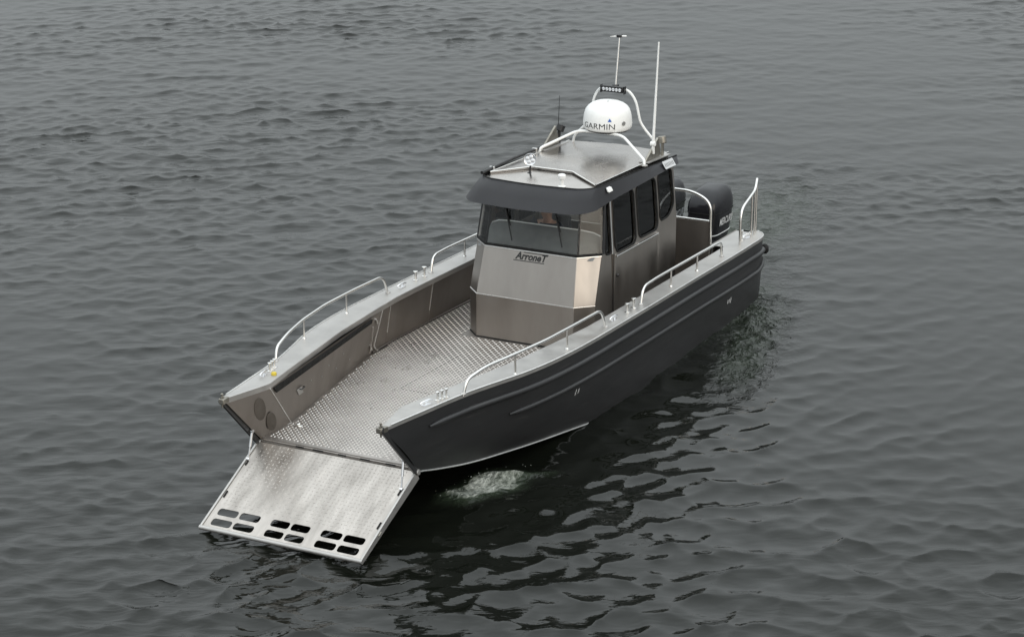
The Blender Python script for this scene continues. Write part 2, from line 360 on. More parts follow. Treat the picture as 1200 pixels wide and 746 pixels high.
    rr = ramp_node(mt, fr.outputs[0], 0, (.04,)*3, 1, (.6,)*3); L(mt, rr.outputs[0], b.inputs['Roughness'])
    me.materials.append(mt)
    o = bpy.data.objects.new('water', me); COL.objects.link(o); o['kind'] = 'structure'
    return o
water()

# ------------------------------------------------------------------ the boat
BASE = WREF.copy()
ROOT = bpy.data.objects.new('landing_craft', None); COL.objects.link(ROOT)
ROOT.matrix_world = T @ Matrix.Translation(BASE); ROOT.empty_display_size = .3
ROOT['label'] = 'bare aluminium landing craft with charcoal hull, wheelhouse and bow ramp lowered to the water'
ROOT['category'] = 'boat'

ZG = .644
yg = smooth_tab([(-.70,1.0),(-.3,1.055),(0,1.10),(.4,1.155),(.8,1.225),(1.2,1.325),(1.6,1.43),(2.0,1.50),(2.5,1.55),(3.1,1.573),(3.8,1.577),(6,1.575),(7.8,1.572),(8.15,1.56),(8.30,1.53),(8.40,1.46),(8.45,1.38)])
yi = tab([(-.66,.965),(-.03,.822),(.52,.92),(1.24,1.035),(1.98,1.155),(2.8,1.235),(3.46,1.29),(4.2,1.30),(8.45,1.30)])
yc = smooth_tab([(-.8,1.0),(0,1.0),(.5,1.035),(1,1.10),(1.7,1.205),(2.6,1.33),(3.4,1.40),(4.2,1.44),(6,1.47),(8.1,1.47),(8.3,1.44),(8.45,1.33)])
zc = smooth_tab([(-.8,-.05),(0,-.05),(.35,-.13),(.9,-.235),(1.7,-.325),(2.8,-.42),(4.2,-.56),(6,-.64),(8.45,-.66)])
def yside(x, z):
    zz = zc(x); u = min(max((z-zz)/(ZG-zz), 0), 1)
    return yc(x)+(yg(x)-yc(x))*(1-(1-u)**2.3)
XE = 8.45
dk = tab([(0,.965),(.56,.95),(3.12,1.455),(3.6,1.485),(8.1,1.50)])
def hull():
    mb = MB(); cols = [0, .008, .02, .035, .05]+[.05+.95*i/60 for i in range(1, 55)]+[.925,.945,.96,.97,.98,.987,.994,1.0]
    cols = sorted(set(round(c, 4) for c in cols)); us = [0, .1, .2, .3, .4, .5, .6, .7, .8, .9, 1]
    for s in (-1, 1):
        rows = []
        for u in us:
            row = []
            for c in cols:
                x0 = -.70*u; x = x0+(XE-x0)*c
                z = zc(x)+(ZG-zc(x))*u
                row.append((x, s*yside(x, z), z))
            rows.append(row)
        mb.loft(rows, closed=False, caps=False)
        keel = [(XE*c, 0, zc(XE*c)-.06-.34*min(1, XE*c/3)) for c in cols]
        mb.loft([rows[0], keel], closed=False, caps=False)
        # transom with the motor well cut down amidships
        y1 = yside(XE, ZG); y0 = yc(XE)
        mb.poly([(XE, s*y1, ZG), (XE, s*1.12, ZG), (XE, s*1.12, .22), (XE, 0, .22), (XE, 0, zc(XE)-.40), (XE, s*y0, zc(XE))])
    mb.poly([(0, -1, -.05), (0, 1, -.05), (0, 0, -.11)])
    h = mb.build('hull', 'hull', ROOT, smooth=30)
    h['label'] = 'charcoal painted hull'
    for s in (-1, 1):
        for zr, xs, xe, r in ((.450, .08, 8.42, .036), (.215, 1.42, 8.44, .031)):
            pts = []; k = 70
            for i in range(k+1):
                x = xs+(xe-xs)*i/k; z = zr
                if zr < .3 and x > 8.0: z += .14*((x-8.0)/.44)**2
                pts.append((x, s*(yside(x, z)+.011), z))
            m2 = MB(); m2.tube(pts, [r*.35, r*.8]+[r]*(k-2)+[r*.8], 10)
            m2.build('rub_rail', 'hull', h, smooth=50)
        m2 = MB(); pts = [(x, s*(yc(x)+.004), zc(x)-.006) for x in np.linspace(.0, 5.2, 44)]
        m2.tube(pts, .011, 8); m2.build('chine_strip', 'weld', h)
        m2 = MB(); a, b = Vector((-.715, s*1.0, ZG+.005)), Vector((-.012, s*1.0, -.06))
        m2.beam(a, b, .06, .035, up=(0, 1, 0)); m2.build('bow_edge_frame', 'hull', h, bevel=.006)
        m2 = MB(); m2.lathe([(.0,-.05),(.045,-.045),(.066,-.02),(.07,0),(.066,.02),(.045,.045),(0,.05)], (8.46, s*1.50, .42), (.55, s*.8, 0), 20)
        m2.build('stern_fender', 'rubber', h)
        # little two-stroke marks below the lower rail
        for xm, zm in ((2.77, .10), (7.10, .055)):
            for dx, hgt in ((-.035, .07), (.03, .055)) if xm < 4 else ((-.05, .05), (0, .05), (.045, .075)):
                m3 = MB(); y_ = lambda x, z: s*(yside(x, z)+.003)
                p = [(xm+dx-.012, zm-hgt/2), (xm+dx+.008, zm-hgt/2), (xm+dx+.022, zm+hgt/2), (xm+dx+.004, zm+hgt/2)]
                m3.poly([(a_, y_(a_, b_), b_) for a_, b_ in p]); m3.build('hull_mark', 'grey_ink', h)
    return h
hull()

def gunwales():
    for s in (-1, 1):
        mb = MB(); xs = list(np.linspace(-.66, 0, 8))+list(np.linspace(.1, 8.0, 60))+[8.1, 8.2, 8.28, 8.34, 8.39, 8.43, 8.46]
        rings = []
        for x in xs:
            o, i = yg(x)+.012, yi(x)
            if x < -.5: o = max(o, i+.03)
            rings.append([(x, s*o, ZG-.03), (x, s*o, ZG+.004), (x, s*(o-.006), ZG+.010), (x, s*(i+.006), ZG+.010), (x, s*i, ZG+.004), (x, s*i, ZG-.055), (x, s*(i+.012), ZG-.055), (x, s*(i+.012), ZG-.03)])
        mb.loft(rings); g = mb.build('gunwale', 'cap', ROOT, smooth=20)
        # narrow raised outer toe edge
        m2 = MB(); m2.tube([(x, s*(yg(x)+.008), ZG+.012) for x in xs[1:]], .009, 6); m2.build('edge_bead', 'weld', g)
        # nose block at the tip
        m2 = MB(); m2.hexa([(-.735,s*.945,ZG-.045),(-.62,s*.945,ZG-.045),(-.62,s*1.03,ZG-.045),(-.735,s*1.01,ZG-.045)],
                           [(-.735,s*.945,ZG+.016),(-.62,s*.945,ZG+.016),(-.62,s*1.03,ZG+.016),(-.735,s*1.01,ZG+.016)])
        m2.build('nose_block', 'bronze', g, bevel=.008)
        m2 = MB(); m2.tube([(-.70, s*.985, ZG-.09), (-.70, s*.985, ZG+.06)], .010, 8); m2.lathe([(.015,0),(.016,.010),(.008,.015)], (-.70, s*.985, ZG+.055), n=12)
        m2.tube([(-.73, s*.985, ZG+.025), (-.67, s*.985, ZG+.025)], .008, 8); m2.build('latch_pin', 'bronze', g)
gunwales()

def bulwarks():
    for s in (-1, 1):
        S_ = lambda p: (p[0], s*p[1], p[2])
        g = MB()
        # diagonal bow panel beside the ramp opening
        A, B, C_, D = [Vector(S_(p)) for p in ((-.655,.962,.592),(-.02,.826,.592),(.56,.948,.0),(.0,.966,-.03))]
        n = (B-A).cross(D-A).normalized(); n = n if n.y*s < 0 else -n
        g.hexa([A, B, C_, D], [p-n*.012 for p in (A, B, C_, D)])
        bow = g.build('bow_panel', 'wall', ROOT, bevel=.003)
        e1 = (C_-D).normalized(); e1 = (e1-n*e1.dot(n)).normalized(); e2 = n.cross(e1)
        e2 = e2 if e2.z > 0 else -e2
        c0 = (A+B+C_+D)/4
        for q0, w_, h_ in ((Vector((-.12, s*.9, .375)), .085, .165), (Vector((.10, s*.92, .17)), .075, .135)):
            q = q0-n*((q0-A).dot(n)); m2 = MB(); k = 28
            tilt = lambda a: e1*math.cos(a)*w_+(e2*.93-e1*.30)*math.sin(a)*h_
            m2.loft([[q+tilt(2*math.pi*i/k)+n*.001 for i in range(k)], [q+tilt(2*math.pi*i/k)*.97+n*.004 for i in range(k)]])
            m2.build('oval_patch', 'dull', bow)
        m2 = MB(); m2.tube([B+n*.003, C_+n*.003], .006, 6); m2.tube([D+n*.004, C_+n*.004], .006, 6); m2.build('weld_seam', 'weld', bow)
        # locker panel running aft to the step in the side
        P = [Vector(S_(p)) for p in ((-.02,.830,.592),(3.08,1.262,.592),(3.12,1.452,.0),(.56,.952,.0))]
        g = MB(); n2 = (P[1]-P[0]).cross(P[3]-P[0]).normalized(); n2 = n2 if n2.y*s < 0 else -n2
        k = 14
        topr = [P[0].lerp(P[1], i/k)+n2*(.0) for i in range(k+1)]; botr = [P[3].lerp(P[2], i/k) for i in range(k+1)]
        mid = [[topr[i].lerp(botr[i], j/6) for i in range(k+1)] for j in range(7)]
        g.loft(mid, closed=False, caps=False); g.loft([[p-n2*.012 for p in r] for r in mid], closed=False, caps=False)
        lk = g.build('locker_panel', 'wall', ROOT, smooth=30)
        def onp(t, h): return P[0].lerp(P[1], t).lerp(P[3].lerp(P[2], t), h)
        m2 = MB(); m2.hexa([onp(.02,.04)+n2*.004, onp(.90,.04)+n2*.004, onp(.90,.135)+n2*.004, onp(.02,.165)+n2*.004],
                           [onp(.02,.04)+n2*.016, onp(.90,.04)+n2*.016, onp(.90,.135)+n2*.016, onp(.02,.165)+n2*.016])
        m2.build('rubber_strip', 'rubber', lk, bevel=.003)
        c = onp(.185, .50); eu = (P[1]-P[0]).normalized(); ev = (onp(.2, 1)-onp(.2, 0)).normalized()
        m2 = MB(); q = lambda a, b, d: c+eu*a+ev*b+n2*d
        m2.hexa([q(-.06,-.055,.003), q(.06,-.055,.003), q(.06,.055,.003), q(-.06,.055,.003)], [q(-.06,-.055,.010), q(.06,-.055,.010), q(.06,.055,.010), q(-.06,.055,.010)])
        pl = m2.build('latch_plate', 'cap', lk, bevel=.003)
        m2 = MB(); m2.tube(bend([q(.0,-.045,.01), q(.0,-.045,.035), q(.09,-.052,.035), q(.09,-.052,.01)], .01), .007, 6); m2.build('latch_handle', 'black', pl)
        for t, h in ((.955, .18), (.955, .78)):
            m2 = MB(); a = onp(t, h); m2.tube([a-ev*.05+n2*.012, a+ev*.05+n2*.012], .012, 8); m2.build('hinge', 'tube', lk)
        for t, h in ((.40,.55),(.48,.42),(.55,.62),(.63,.40),(.30,.45),(.70,.66)):
            m2 = MB(); m2.lathe([(.010,0),(.012,.004),(.006,.008)], onp(t, h)+n2*.001, n2, 10); m2.build('rivet', 'cap', lk)
        m2 = MB(); m2.tube([onp(.92,.25)+n2*.014, onp(.935,.55)+n2*.02, onp(.955,.92)+n2*.014], .007, 6); m2.build('gas_strut', 'tube', lk)
        # end post with its bent foot
        m2 = MB(); m2.tube(bend([S_((3.13,1.29,.585)), S_((3.15,1.44,.09)), S_((3.24,1.44,.012))], .05), .013, 8); m2.build('end_post', 'tube', lk)
        # straight side panels, one by one, with welded seams between
        edges = [3.14, 3.50, 4.56, 5.7, 6.9, 8.05]
        for a, b in zip(edges[:-1], edges[1:]):
            m2 = MB(); yt = lambda x: yi(x)+.10
            T0 = [S_((a+.004, yt(a), .60)), S_((b-.004, yt(b), .60)), S_((b-.004, dk(b)-.003, 0)), S_((a+.004, dk(a)-.003, 0))]
            T1 = [S_((p[0], abs(p[1])+.012, p[2])) for p in T0]
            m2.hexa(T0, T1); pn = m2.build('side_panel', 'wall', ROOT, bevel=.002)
            m3 = MB(); m3.tube([S_((a, yt(a)-.001, .56)), S_((a, (dk(a)-.003)*.72+yt(a)*.28-.002, .17))], .006, 6); m3.build('weld_seam', 'weld', pn)
            m3 = MB(); m3.tube([S_((a, dk(a)-.012, .016)), S_((b, dk(b)-.012, .016))], .010, 6); m3.build('floor_weld', 'wall', pn)
bulwarks()

# ------------------------------------------------------------------ deck and ramp
CABX0, CABX1, CABW = 4.36, 6.93, .862
def tread_mesh(spots, fmap, nrm, hgt, ln=.040, wd=.0175):
    """raised lozenges of chequer plate, joined into one sheet of relief"""
    v = []; f = []; n = Vector(nrm)*hgt
    for (a, b, o) in spots:
        ca, sa = math.cos(o), math.sin(o); i = len(v)
        for (p, q, k) in ((ln/2,0,0),(0,wd/2,0),(-ln/2,0,0),(0,-wd/2,0),(ln*.20,0,1),(-ln*.20,0,1)):
            pt = Vector(fmap(a+p*ca-q*sa, b+p*sa+q*ca))
            v.append(tuple(pt+n*k))
        f += [(i,i+1,i+5,i+4),(i+1,i+2,i+5),(i+2,i+3,i+4,i+5),(i+3,i,i+4)]
    return v, f
def deck():
    mb = MB(); xs = [0, .56, 3.1, 8.1]
    outer = [(x, dk(x)) for x in xs]+[(x, -dk(x)) for x in reversed(xs)]
    mb.plate(outer, [], lambda a, b: (a, b, 0), (0, 0, -.02)); d = mb.build('deck', 'deck', ROOT, smooth=0)
    st = .050; spots = []; i = 0
    for ix in range(int(8.1/st)):
        for iy in range(-32, 33):
            x, y = .03+ix*st, iy*st
            if abs(y) > dk(x)-.03 or x > 8.0: continue
            if CABX0-.04 < x < CABX1+.02 and abs(y) < CABW+.02: continue
            if abs(x-2.15) < .016 or abs(x-.02) < .02: continue
            spots.append((x, y, math.pi/2 if (ix+iy) % 2 else 0.))
    v, f = tread_mesh(spots, lambda a, b: (a, b, 0), (0, 0, 1), .0095)
    m2 = MB(); m2.add(v, f); t = m2.build('tread_pattern', 'tread', d, smooth=0); t['kind'] = 'stuff'
    m2 = MB(); m2.box(2.144, 2.152, -1.1, .47, -.001, .0015); m2.build('deck_seam', 'rubber', d)
    m2 = MB(); m2.box(2.152, 3.6, .466, .471, -.001, .0015); m2.build('deck_seam', 'rubber', d)
    # lashing ring by the bow panel
    for s in (-1, 1):
        m2 = MB(); c = Vector((.50, s*.80, .012)); m2.tube([c+Vector((.035*math.cos(a), .035*math.sin(a), 0)) for a in np.linspace(0, 6.283, 17)[:-1]], .008, 6, closed=True)
        m2.box(.46, .54, s*.80-.05, s*.80+.05, 0, .006); m2.build('lashing_ring', 'tube', d)
deck()

RA, RL = .4853, 1.2977
def rp(s_, y, h=0.):
    """point on the ramp: s_ along it from the hinge, h above its face"""
    return (-s_*math.cos(RA)-h*math.sin(RA), y, -.038-s_*math.sin(RA)+h*math.cos(RA))
def ramp():
    mb = MB(); slots = []
    for s_, ys in ((1.062, 1), (1.208, 1)):
        for yc_, w_ in ((.79,.25),(.510,.25),(.127,.225),(-.127,.225),(-.510,.25),(-.79,.25)):
            slots.append(rrect(s_, yc_, .096, w_, .032, 4))
    outer = [(.022, -.985), (RL, -.985), (RL, .985), (.022, .985)]
    off = Vector(rp(0, 0, -.008))-Vector(rp(0, 0, 0))
    mb.plate(outer, slots, lambda a, b: rp(a, b), off); r = mb.build('ramp', 'ramp', ROOT, smooth=30)
    r['label'] = 'lowered ramp plate with twelve oblong drain slots'
    spots = []; st = .050
    for ix in range(int(.98/st)):
        for iy in range(-18, 19):
            spots.append((.05+ix*st, iy*st, math.pi/2 if (ix+iy) % 2 else 0.))
    nrm = Vector(rp(0, 0, 1))-Vector(rp(0, 0, 0))
    v, f = tread_mesh(spots, lambda a, b: rp(a, b), nrm, .0035)
    m2 = MB(); m2.add(v, f); t = m2.build('tread_pattern', 'ramp', r, smooth=0); t['kind'] = 'stuff'
    for s in (-1, 1):
        m2 = MB(); m2.hexa([rp(.02, s*.988, .014), rp(RL, s*.988, .014), rp(RL, s*1.012, .014), rp(.02, s*1.012, .014)],
                           [rp(.02, s*.988, -.105), rp(RL, s*.988, -.045), rp(RL, s*1.012, -.045), rp(.02, s*1.012, -.105)])
        m2.build('side_rail', 'cap', r, bevel=.004)
        for a in (.335, .82):
            m2 = MB(); m2.hexa([rp(a-.045, s*.955, .001), rp(a+.045, s*.955, .001), rp(a+.045, s*.972, .001), rp(a-.045, s*.972, .001)],
                               [rp(a-.045, s*.955, .010), rp(a+.045, s*.955, .010), rp(a+.045, s*.972, .010), rp(a-.045, s*.972, .010)])
            m2.build('ramp_slot', 'rubber', r)
        m2 = MB(); top = Vector((-.20, s*.955, .135)); bot = Vector(rp(.30, s*.968, .012))
        m2.tube([top, top.lerp(bot, .55)], .015, 10); m2.tube([top.lerp(bot, .5), bot], .009, 8)
        m2.lathe([(.02,-.015),(.02,.015)], top, (0, 1, 0), 10); m2.lathe([(.018,-.015),(.018,.015)], bot, (0, 1, 0), 10)
        m2.build('ramp_strut', 'chrome', r)
        m2 = MB(); m2.lathe([(.03,-.03),(.034,-.02),(.034,.02),(.03,.03)], (0.0, s*1.0, -.055), (0, 1, 0), 14); m2.build('pivot', 'cap', r)
        m2 = MB(); m2.tube([rp(.88, s*1.012, -.02), rp(.94, s*1.012, -.02)], .012, 8); m2.build('side_pin', 'bronze', r)
    for yb in (-.62, -.2, .2, .62):
        m2 = MB(); m2.hexa([rp(.05, yb-.02, -.009), rp(.99, yb-.02, -.009), rp(.99, yb+.02, -.009), rp(.05, yb+.02, -.009)],
                           [rp(.05, yb-.02, -.10), rp(.99, yb-.02, -.05), rp(.99, yb+.02, -.05), rp(.05, yb+.02, -.10)])
        m2.build('stiffener', 'cap', r)
    m2 = MB(); m2.tube([rp(RL+.008, -1.015, -.012), rp(RL+.008, 1.015, -.012)], .026, 14); m2.build('edge_tube', 'cap', r)
    m2 = MB(); m2.tube([(.006, -.95, -.024), (.006, .95, -.024)], .011, 10); m2.build('hinge_pin', 'deck', r)
    for y0, w_ in ((.52, .10), (.30, .13), (-.02, .10), (-.30, .12), (-.62, .12)):
        m2 = MB(); m2.hexa([(-.012, y0-w_, -.034), (-.004, y0-w_, -.022), (-.004, y0, -.022), (-.012, y0, -.034)], [(-.016, y0-w_, -.031), (-.007, y0-w_, -.0175), (-.007, y0, -.0175), (-.016, y0, -.031)]); m2.build('hinge_gap', 'rubber', r)
    m2 = MB(); m2.box(-.006, .022, -.96, .96, -.055, -.034); m2.build('hinge_leaf', 'deck', r)
ramp()

# ------------------------------------------------------------------ railings and deck fittings
def yrail(x): return (yg(x)*.58+yi(x)*.42) if x < 3.2 else 1.46-.0*(x)
def railing(s, pts, posts, r=.017, rb=.13):
    P = [(x, s*y, z) for x, y, z in pts]
    mb = MB(); mb.tube(bend(P, rb, 8), r, 12); g = mb.build('railing', 'tube', ROOT, smooth=60)
    for x, y, z in posts:
        m2 = MB(); m2.tube([(x, s*y, ZG+.008), (x, s*y, z)], .013, 10)
        m2.lathe([(.026,0),(.026,.006),(.016,.018)], (x, s*y, ZG+.008), n=14); m2.build('post', 'tube', g)
    for q in (P[0], P[-1]):
        m2 = MB(); m2.lathe([(.034,0),(.034,.007),(.02,.02)], (q[0], q[1], ZG+.008), n=14); m2.build('foot', 'cap', g)
for s in (-1, 1):
    a = [(x, yrail(x)) for x in (.66, .80, 1.5, 2.4, 3.2, 3.50, 3.58)]
    railing(s, [(.66, 1.20, .63), (.71, 1.215, .80), (1.02, 1.27, .865), (1.5, 1.37, .885), (2.1, 1.45, .893), (2.8, 1.475, .895), (3.47, 1.48, .89), (3.58, 1.48, .63)],
            [(1.52, 1.375, .885), (2.60, 1.47, .895)])
    railing(s, [(4.60, 1.46, .63), (4.66, 1.46, .86), (5.02, 1.46, .875), (6.9, 1.46, .86), (7.05, 1.46, .84), (7.07, 1.46, .63)],
            [(5.48, 1.46, .87), (6.28, 1.46, .862)])
    # tall stern rail that climbs aft
    mb = MB(); pts = [(7.70, s*1.45, .63), (7.70, s*1.45, 1.12), (8.02, s*1.44, 1.215), (8.26, s*1.42, 1.27), (8.36, s*1.40, 1.40)]
    mb.tube(bend(pts, .16, 8), .018, 12); g = mb.build('stern_rail', 'tube', ROOT, smooth=60)
    for x, y, z in ((8.12, 1.435, 1.235), (8.25, 1.42, 1.265), (8.36, 1.40, 1.40)):
        m2 = MB(); m2.tube([(x, s*y, ZG), (x, s*y, z)], .014, 10); m2.build('post', 'tube', g)
def bollard(x, y, h=.11, r=.016, tilt=0.):
    m2 = MB(); z = ZG+.008
    m2.lathe([(.036,0),(.036,.008),(r,.014),(r,h-.022),(r*1.9,h-.016),(r*2.0,h-.004),(r*1.6,h)], (x, y, z), (tilt, 0, 1), 14)
    m2.build('bollard', 'tube', ROOT)
def fairlead(x, y, rot=0.):
    c, s_ = math.cos(rot), math.sin(rot); z = ZG+.010
    q = lambda a, b, h: (x+a*c-b*s_, y+a*s_+b*c, z+h)
    m2 = MB(); m2.tube(bend([q(-.10,0,.03), q(-.05,0,.045), q(.05,0,.045), q(.10,0,.03)], .04), [.010]+[.014]*14+[.010] if False else .012, 8)
    for a in (-.035, .035): m2.tube([q(a, 0, 0), q(a, 0, .045)], .012, 8)
    m2.hexa([q(-.06,-.025,0), q(.06,-.025,0), q(.06,.025,0), q(-.06,.025,0)], [q(-.06,-.025,.006), q(.06,-.025,.006), q(.06,.025,.006), q(-.06,.025,.006)])
    m2.build('cleat', 'chrome', ROOT)
for s in (-1, 1):
    bollard(4.22, s*1.46, .12); bollard(4.42, s*1.45, .13); fairlead(3.86, s*1.45); fairlead(8.06, s*1.40, s*.2)
    bollard(7.92, s*1.38, .14, .014)
    for dx in (0, .07, .14): bollard(.33+dx+(.02 if s < 0 else 0), s*(1.06+dx*.2), .10, .012)
    fairlead(.16, s*1.03, s*.2)
m2 = MB(); m2.lathe([(.030,0),(.032,.02),(.026,.032),(.012,.036)], (.24, .945, ZG+.008), n=14); m2.build('filler_cap', 'yellow', ROOT)

# ------------------------------------------------------------------ wheelhouse
def ysd(z): return CABW if z < 1.14 else CABW-(z-1.14)/.71*.062
def cabin():
    mb = MB()
    # front: upright lower band, raked upper band, chamfered corners
    F0 = [(4.56,.868),(4.36,.673)]; F1 = [(4.74,.860),(4.515,.636)]
    def ring(z):
        if z <= .558: a = F0
        else:
            t = (z-.558)/(1.14-.558); a = [(F0[k][0]*(1-t)+F1[k][0]*t, F0[k][1]*(1-t)+F1[k][1]*t) for k in (0, 1)]
        return [Vector((a[0][0], a[0][1], z)), Vector((a[1][0], a[1][1], z)), Vector((a[1][0], -a[1][1], z)), Vector((a[0][0], -a[0][1], z))]
    R0, R1, R2 = ring(0.004), ring(.558), ring(1.14)
    cab = MB(); cab.add([], [])
    # floor plinth and inner bulkhead give the cabin its body
    cab.box(4.60, 6.90, -.84, .84, .004, .05)
    c = cab.build('cabin', 'darkin', ROOT); c['label'] = 'aluminium wheelhouse with dark visor roof'
    def panel(pts, name, mat='plate', th=.012, bev=.003):
        pts = [Vector(p) for p in pts]; n = (pts[1]-pts[0]).cross(pts[2]-pts[0]).normalized()
        cen = sum(pts, Vector())/len(pts); n = n if n.dot(cen-Vector((5.7, 0, .6))) > 0 else -n
        m_ = MB(); k = len(pts); a = pts; b = [p-n*th for p in pts]
        m_.add(a+b, [tuple(range(k)), tuple(range(2*k-1, k-1, -1))]+[(i, (i+1) % k, k+(i+1) % k, k+i) for i in range(k)])
        return m_.build(name, mat, c, bevel=bev)
    for lo_, hi_, nm in ((R0, R1, 'lower'), (R1, R2, 'upper')):
        panel([lo_[1], lo_[2], hi_[2], hi_[1]], 'front_panel')
        panel([lo_[0], lo_[1], hi_[1], hi_[0]], 'corner_panel')
        panel([lo_[2], lo_[3], hi_[3], hi_[2]], 'corner_panel')
    m_ = MB(); m_.tube(R1, .007, 6); m_.build('fold_line', 'weld', c)
    m_ = MB(); m_.tube(R2, .010, 6); m_.build('sill_line', 'weld', c)
    m_ = MB(); m_.tube([p-Vector((.004, 0, 0)) for p in R0], .010, 6); m_.build('base_seal', 'rubber', c)
    # rubber gasket under the windscreen
    m_ = MB(); m_.tube([p+Vector((.012, 0, .022)) for p in R2], .017, 6); m_.build('windscreen_gasket', 'rubber', c)
    # the lettering on the front, with its two rules
    d = (R2[1]-R1[1]); ux = Vector((0, -1, 0)); fu = Vector((d.x, 0, d.z)).normalized(); fn = Vector((-fu.z, 0, fu.x))
    o0 = Vector((R2[1].x, 0, 1.14))-fu*.068+fn*.003+ux*.015
    me = text_mesh('ArroneT', .125, .28, .004); me = map_mesh(me, lambda p: o0+ux*p.x*.92+fu*p.y)
    link('lettering', me, 'ink', c)
    for y0, y1, h in ((-.105, .235, .050), (-.235, .19, -.056)):
        m_ = MB(); q = lambda a, b: o0+ux*a+fu*b
        m_.poly([q(y0, h-.005), q(y1, h-.005), q(y1+.004, h+.005), q(y0+.004, h+.005)]); m_.build('lettering_rule', 'ink', c)
    # windscreen: a front pane and two corner panes
    W0 = [p+Vector((.012, 0, .02)) for p in R2]; W1 = [Vector((4.87,.808,1.84)), Vector((4.66,.600,1.84)), Vector((4.66,-.600,1.84)), Vector((4.87,-.808,1.84))]
    for i, nm in ((0, 'corner_window'), (1, 'windscreen'), (2, 'corner_window')):
        panel([W0[i], W0[i+1], W1[i+1], W1[i]], nm, 'glass', .006, 0)
    for i in (0, 1, 2, 3):
        m_ = MB(); m_.beam(W0[i]+Vector((.02, 0, 0)), W1[i]+Vector((.02, 0, 0)), .05 if i in (0, 3) else .022, .03, up=(1, 0, 0)); m_.build('window_pillar', 'black', c, bevel=.004)
    # wipers
    for y0, y1 in ((-.28, -.36), (.40, .33)):
        m_ = MB(); a = Vector((4.63, y0+.06, 1.80)); b = Vector((4.575, y1-.02, 1.42)); e = Vector((4.545, y1-.05, 1.24))
        m_.tube([a, b], .010, 6); m_.tube([b+Vector((-.006,.06,.20)), e+Vector((-.006,-.01,0))], .008, 6); m_.build('wiper', 'black', c)
    # side walls with their window openings and the sliding door on each side
    for s in (-1, 1):
        fm = lambda a, z: (a, s*ysd(z), z)
        outer = [(4.56,.004),(6.93,.004),(6.93,.6),(6.93,1.14),(6.93,1.5),(6.93,1.86),(6.3,1.86),(5.6,1.86),(4.89,1.86),(4.81,1.5),(4.75,1.14),(4.66,.85),(4.57,.558)]
        qw = rpoly([(4.845,1.13),(5.00,1.11),(5.02,1.81),(4.90,1.81)], .05)
        w3 = rpoly([(6.45,1.18),(6.72,1.20),(6.895,1.32),(6.87,1.80),(6.45,1.80)], .09)
        door = rrect(5.735, .94, 1.30, 1.76, .05, 4)
        m_ = MB(); m_.plate(outer, [qw, w3, door], fm, (0, -s*.022, 0)); sw = m_.build('side_wall', 'plate', c, smooth=30)
        for lp, nm in ((qw, 'quarter_window'), (w3, 'aft_window')):
            m_ = MB(); m_.plate(lp, [], lambda a, z: (a, s*(ysd(z)-.012), z), (0, -s*.005, 0)); m_.build(nm, 'smoke', c, smooth=0)
            m_ = MB(); m_.tube([fm(*p) for p in lp], .012, 6, closed=True); m_.build('window_seal', 'rubber', c)
        wins = [rrect(5.405, 1.44, .59, .70, .10, 5), rrect(6.07, 1.45, .57, .67, .10, 5)]
        do = rrect(5.735, .94, 1.285, 1.745, .045, 4)
        m_ = MB(); m_.plate(do, wins, lambda a, z: (a, s*(ysd(z)+.008), z), (0, -s*.03, 0)); d_ = m_.build('sliding_door', 'plate', c, smooth=30)
        for lp in wins:
            m_ = MB(); m_.plate(lp, [], lambda a, z: (a, s*(ysd(z)-.008), z), (0, -s*.005, 0)); m_.build('door_window', 'smoke', c, smooth=0)
            m_ = MB(); m_.tube([(a, s*(ysd(z)+.009), z) for a, z in lp], .014, 6, closed=True); m_.build('window_seal', 'rubber', c)
        m_ = MB(); m_.tube([(5.10, s*(CABW+.022), 1.055), (6.34, s*(CABW+.022), 1.055)], .013, 8)
        for x in (5.13, 5.74, 6.33): m_.tube([(x, s*(CABW), 1.055), (x, s*(CABW+.03), 1.055)], .018, 8)
        m_.build('grab_rail', 'tube', c)
        m_ = MB(); m_.box(5.06, 5.075, s*(CABW+.0085)-.002, s*(CABW+.0085)+.002, .09, 1.10); m_.build('door_gap', 'rubber', c)
        m_ = MB(); m_.tube([(5.03, s*(ysd(1.1)+.010), 1.10), (5.045, s*(ysd(1.84)+.010), 1.84)], .011, 8); m_.build('door_post', 'tube', c)
        m_ = MB(); m_.lathe([(.022,0),(.022,.02),(.012,.03)], (5.16, s*(CABW+.006), .80), (0, s, 0), 12); m_.build('door_knob', 'black', c)
    # aft bulkhead with a window and door
    fm = lambda y, z: (6.93, y*(ysd(z)/CABW), z)
    aw = rpoly([(-.72,.98),(-.02,.98),(-.02,1.76),(-.72,1.76)], .08); aw2 = rpoly([(.05,.90),(.70,.90),(.70,1.76),(.05,1.76)], .08)
    m_ = MB(); m_.plate([(-.861,.004),(.861,.004),(.861,1.14),(.861,1.86),(-.861,1.86),(-.861,1.14)], [aw, aw2], fm, (.02, 0, 0)); m_.build('aft_bulkhead', 'plate', c, smooth=30)
    for lp in (aw, aw2):
        m_ = MB(); m_.plate(lp, [], lambda y, z: (6.938, y, z), (.005, 0, 0)); m_.build('aft_window', 'smoke', c, smooth=0)
    # headliner
    m_ = MB(); m_.plate([(4.66,-.60),(4.86,-.79),(6.92,-.79),(6.92,.79),(4.86,.79),(4.66,.60)], [], lambda a, b: (a, b, 1.845), (0, 0, .015)); m_.build('headliner', 'darkin', c)
    # dashboard: raked face rising from the windscreen foot to a pale rim, then the helm side
    prof = [(4.58, 1.10), (4.68, 1.19), (4.90, 1.36), (4.945, 1.375), (4.98, 1.35), (5.02, 1.18), (5.06, .80)]
    yy = [-.80, -.76, -.66, -.5, 0, .5, .66, .76, .80]
    ht = [.55, .80, .95, 1, 1, 1, .95, .80, .55]
    m_ = MB(); rings = []
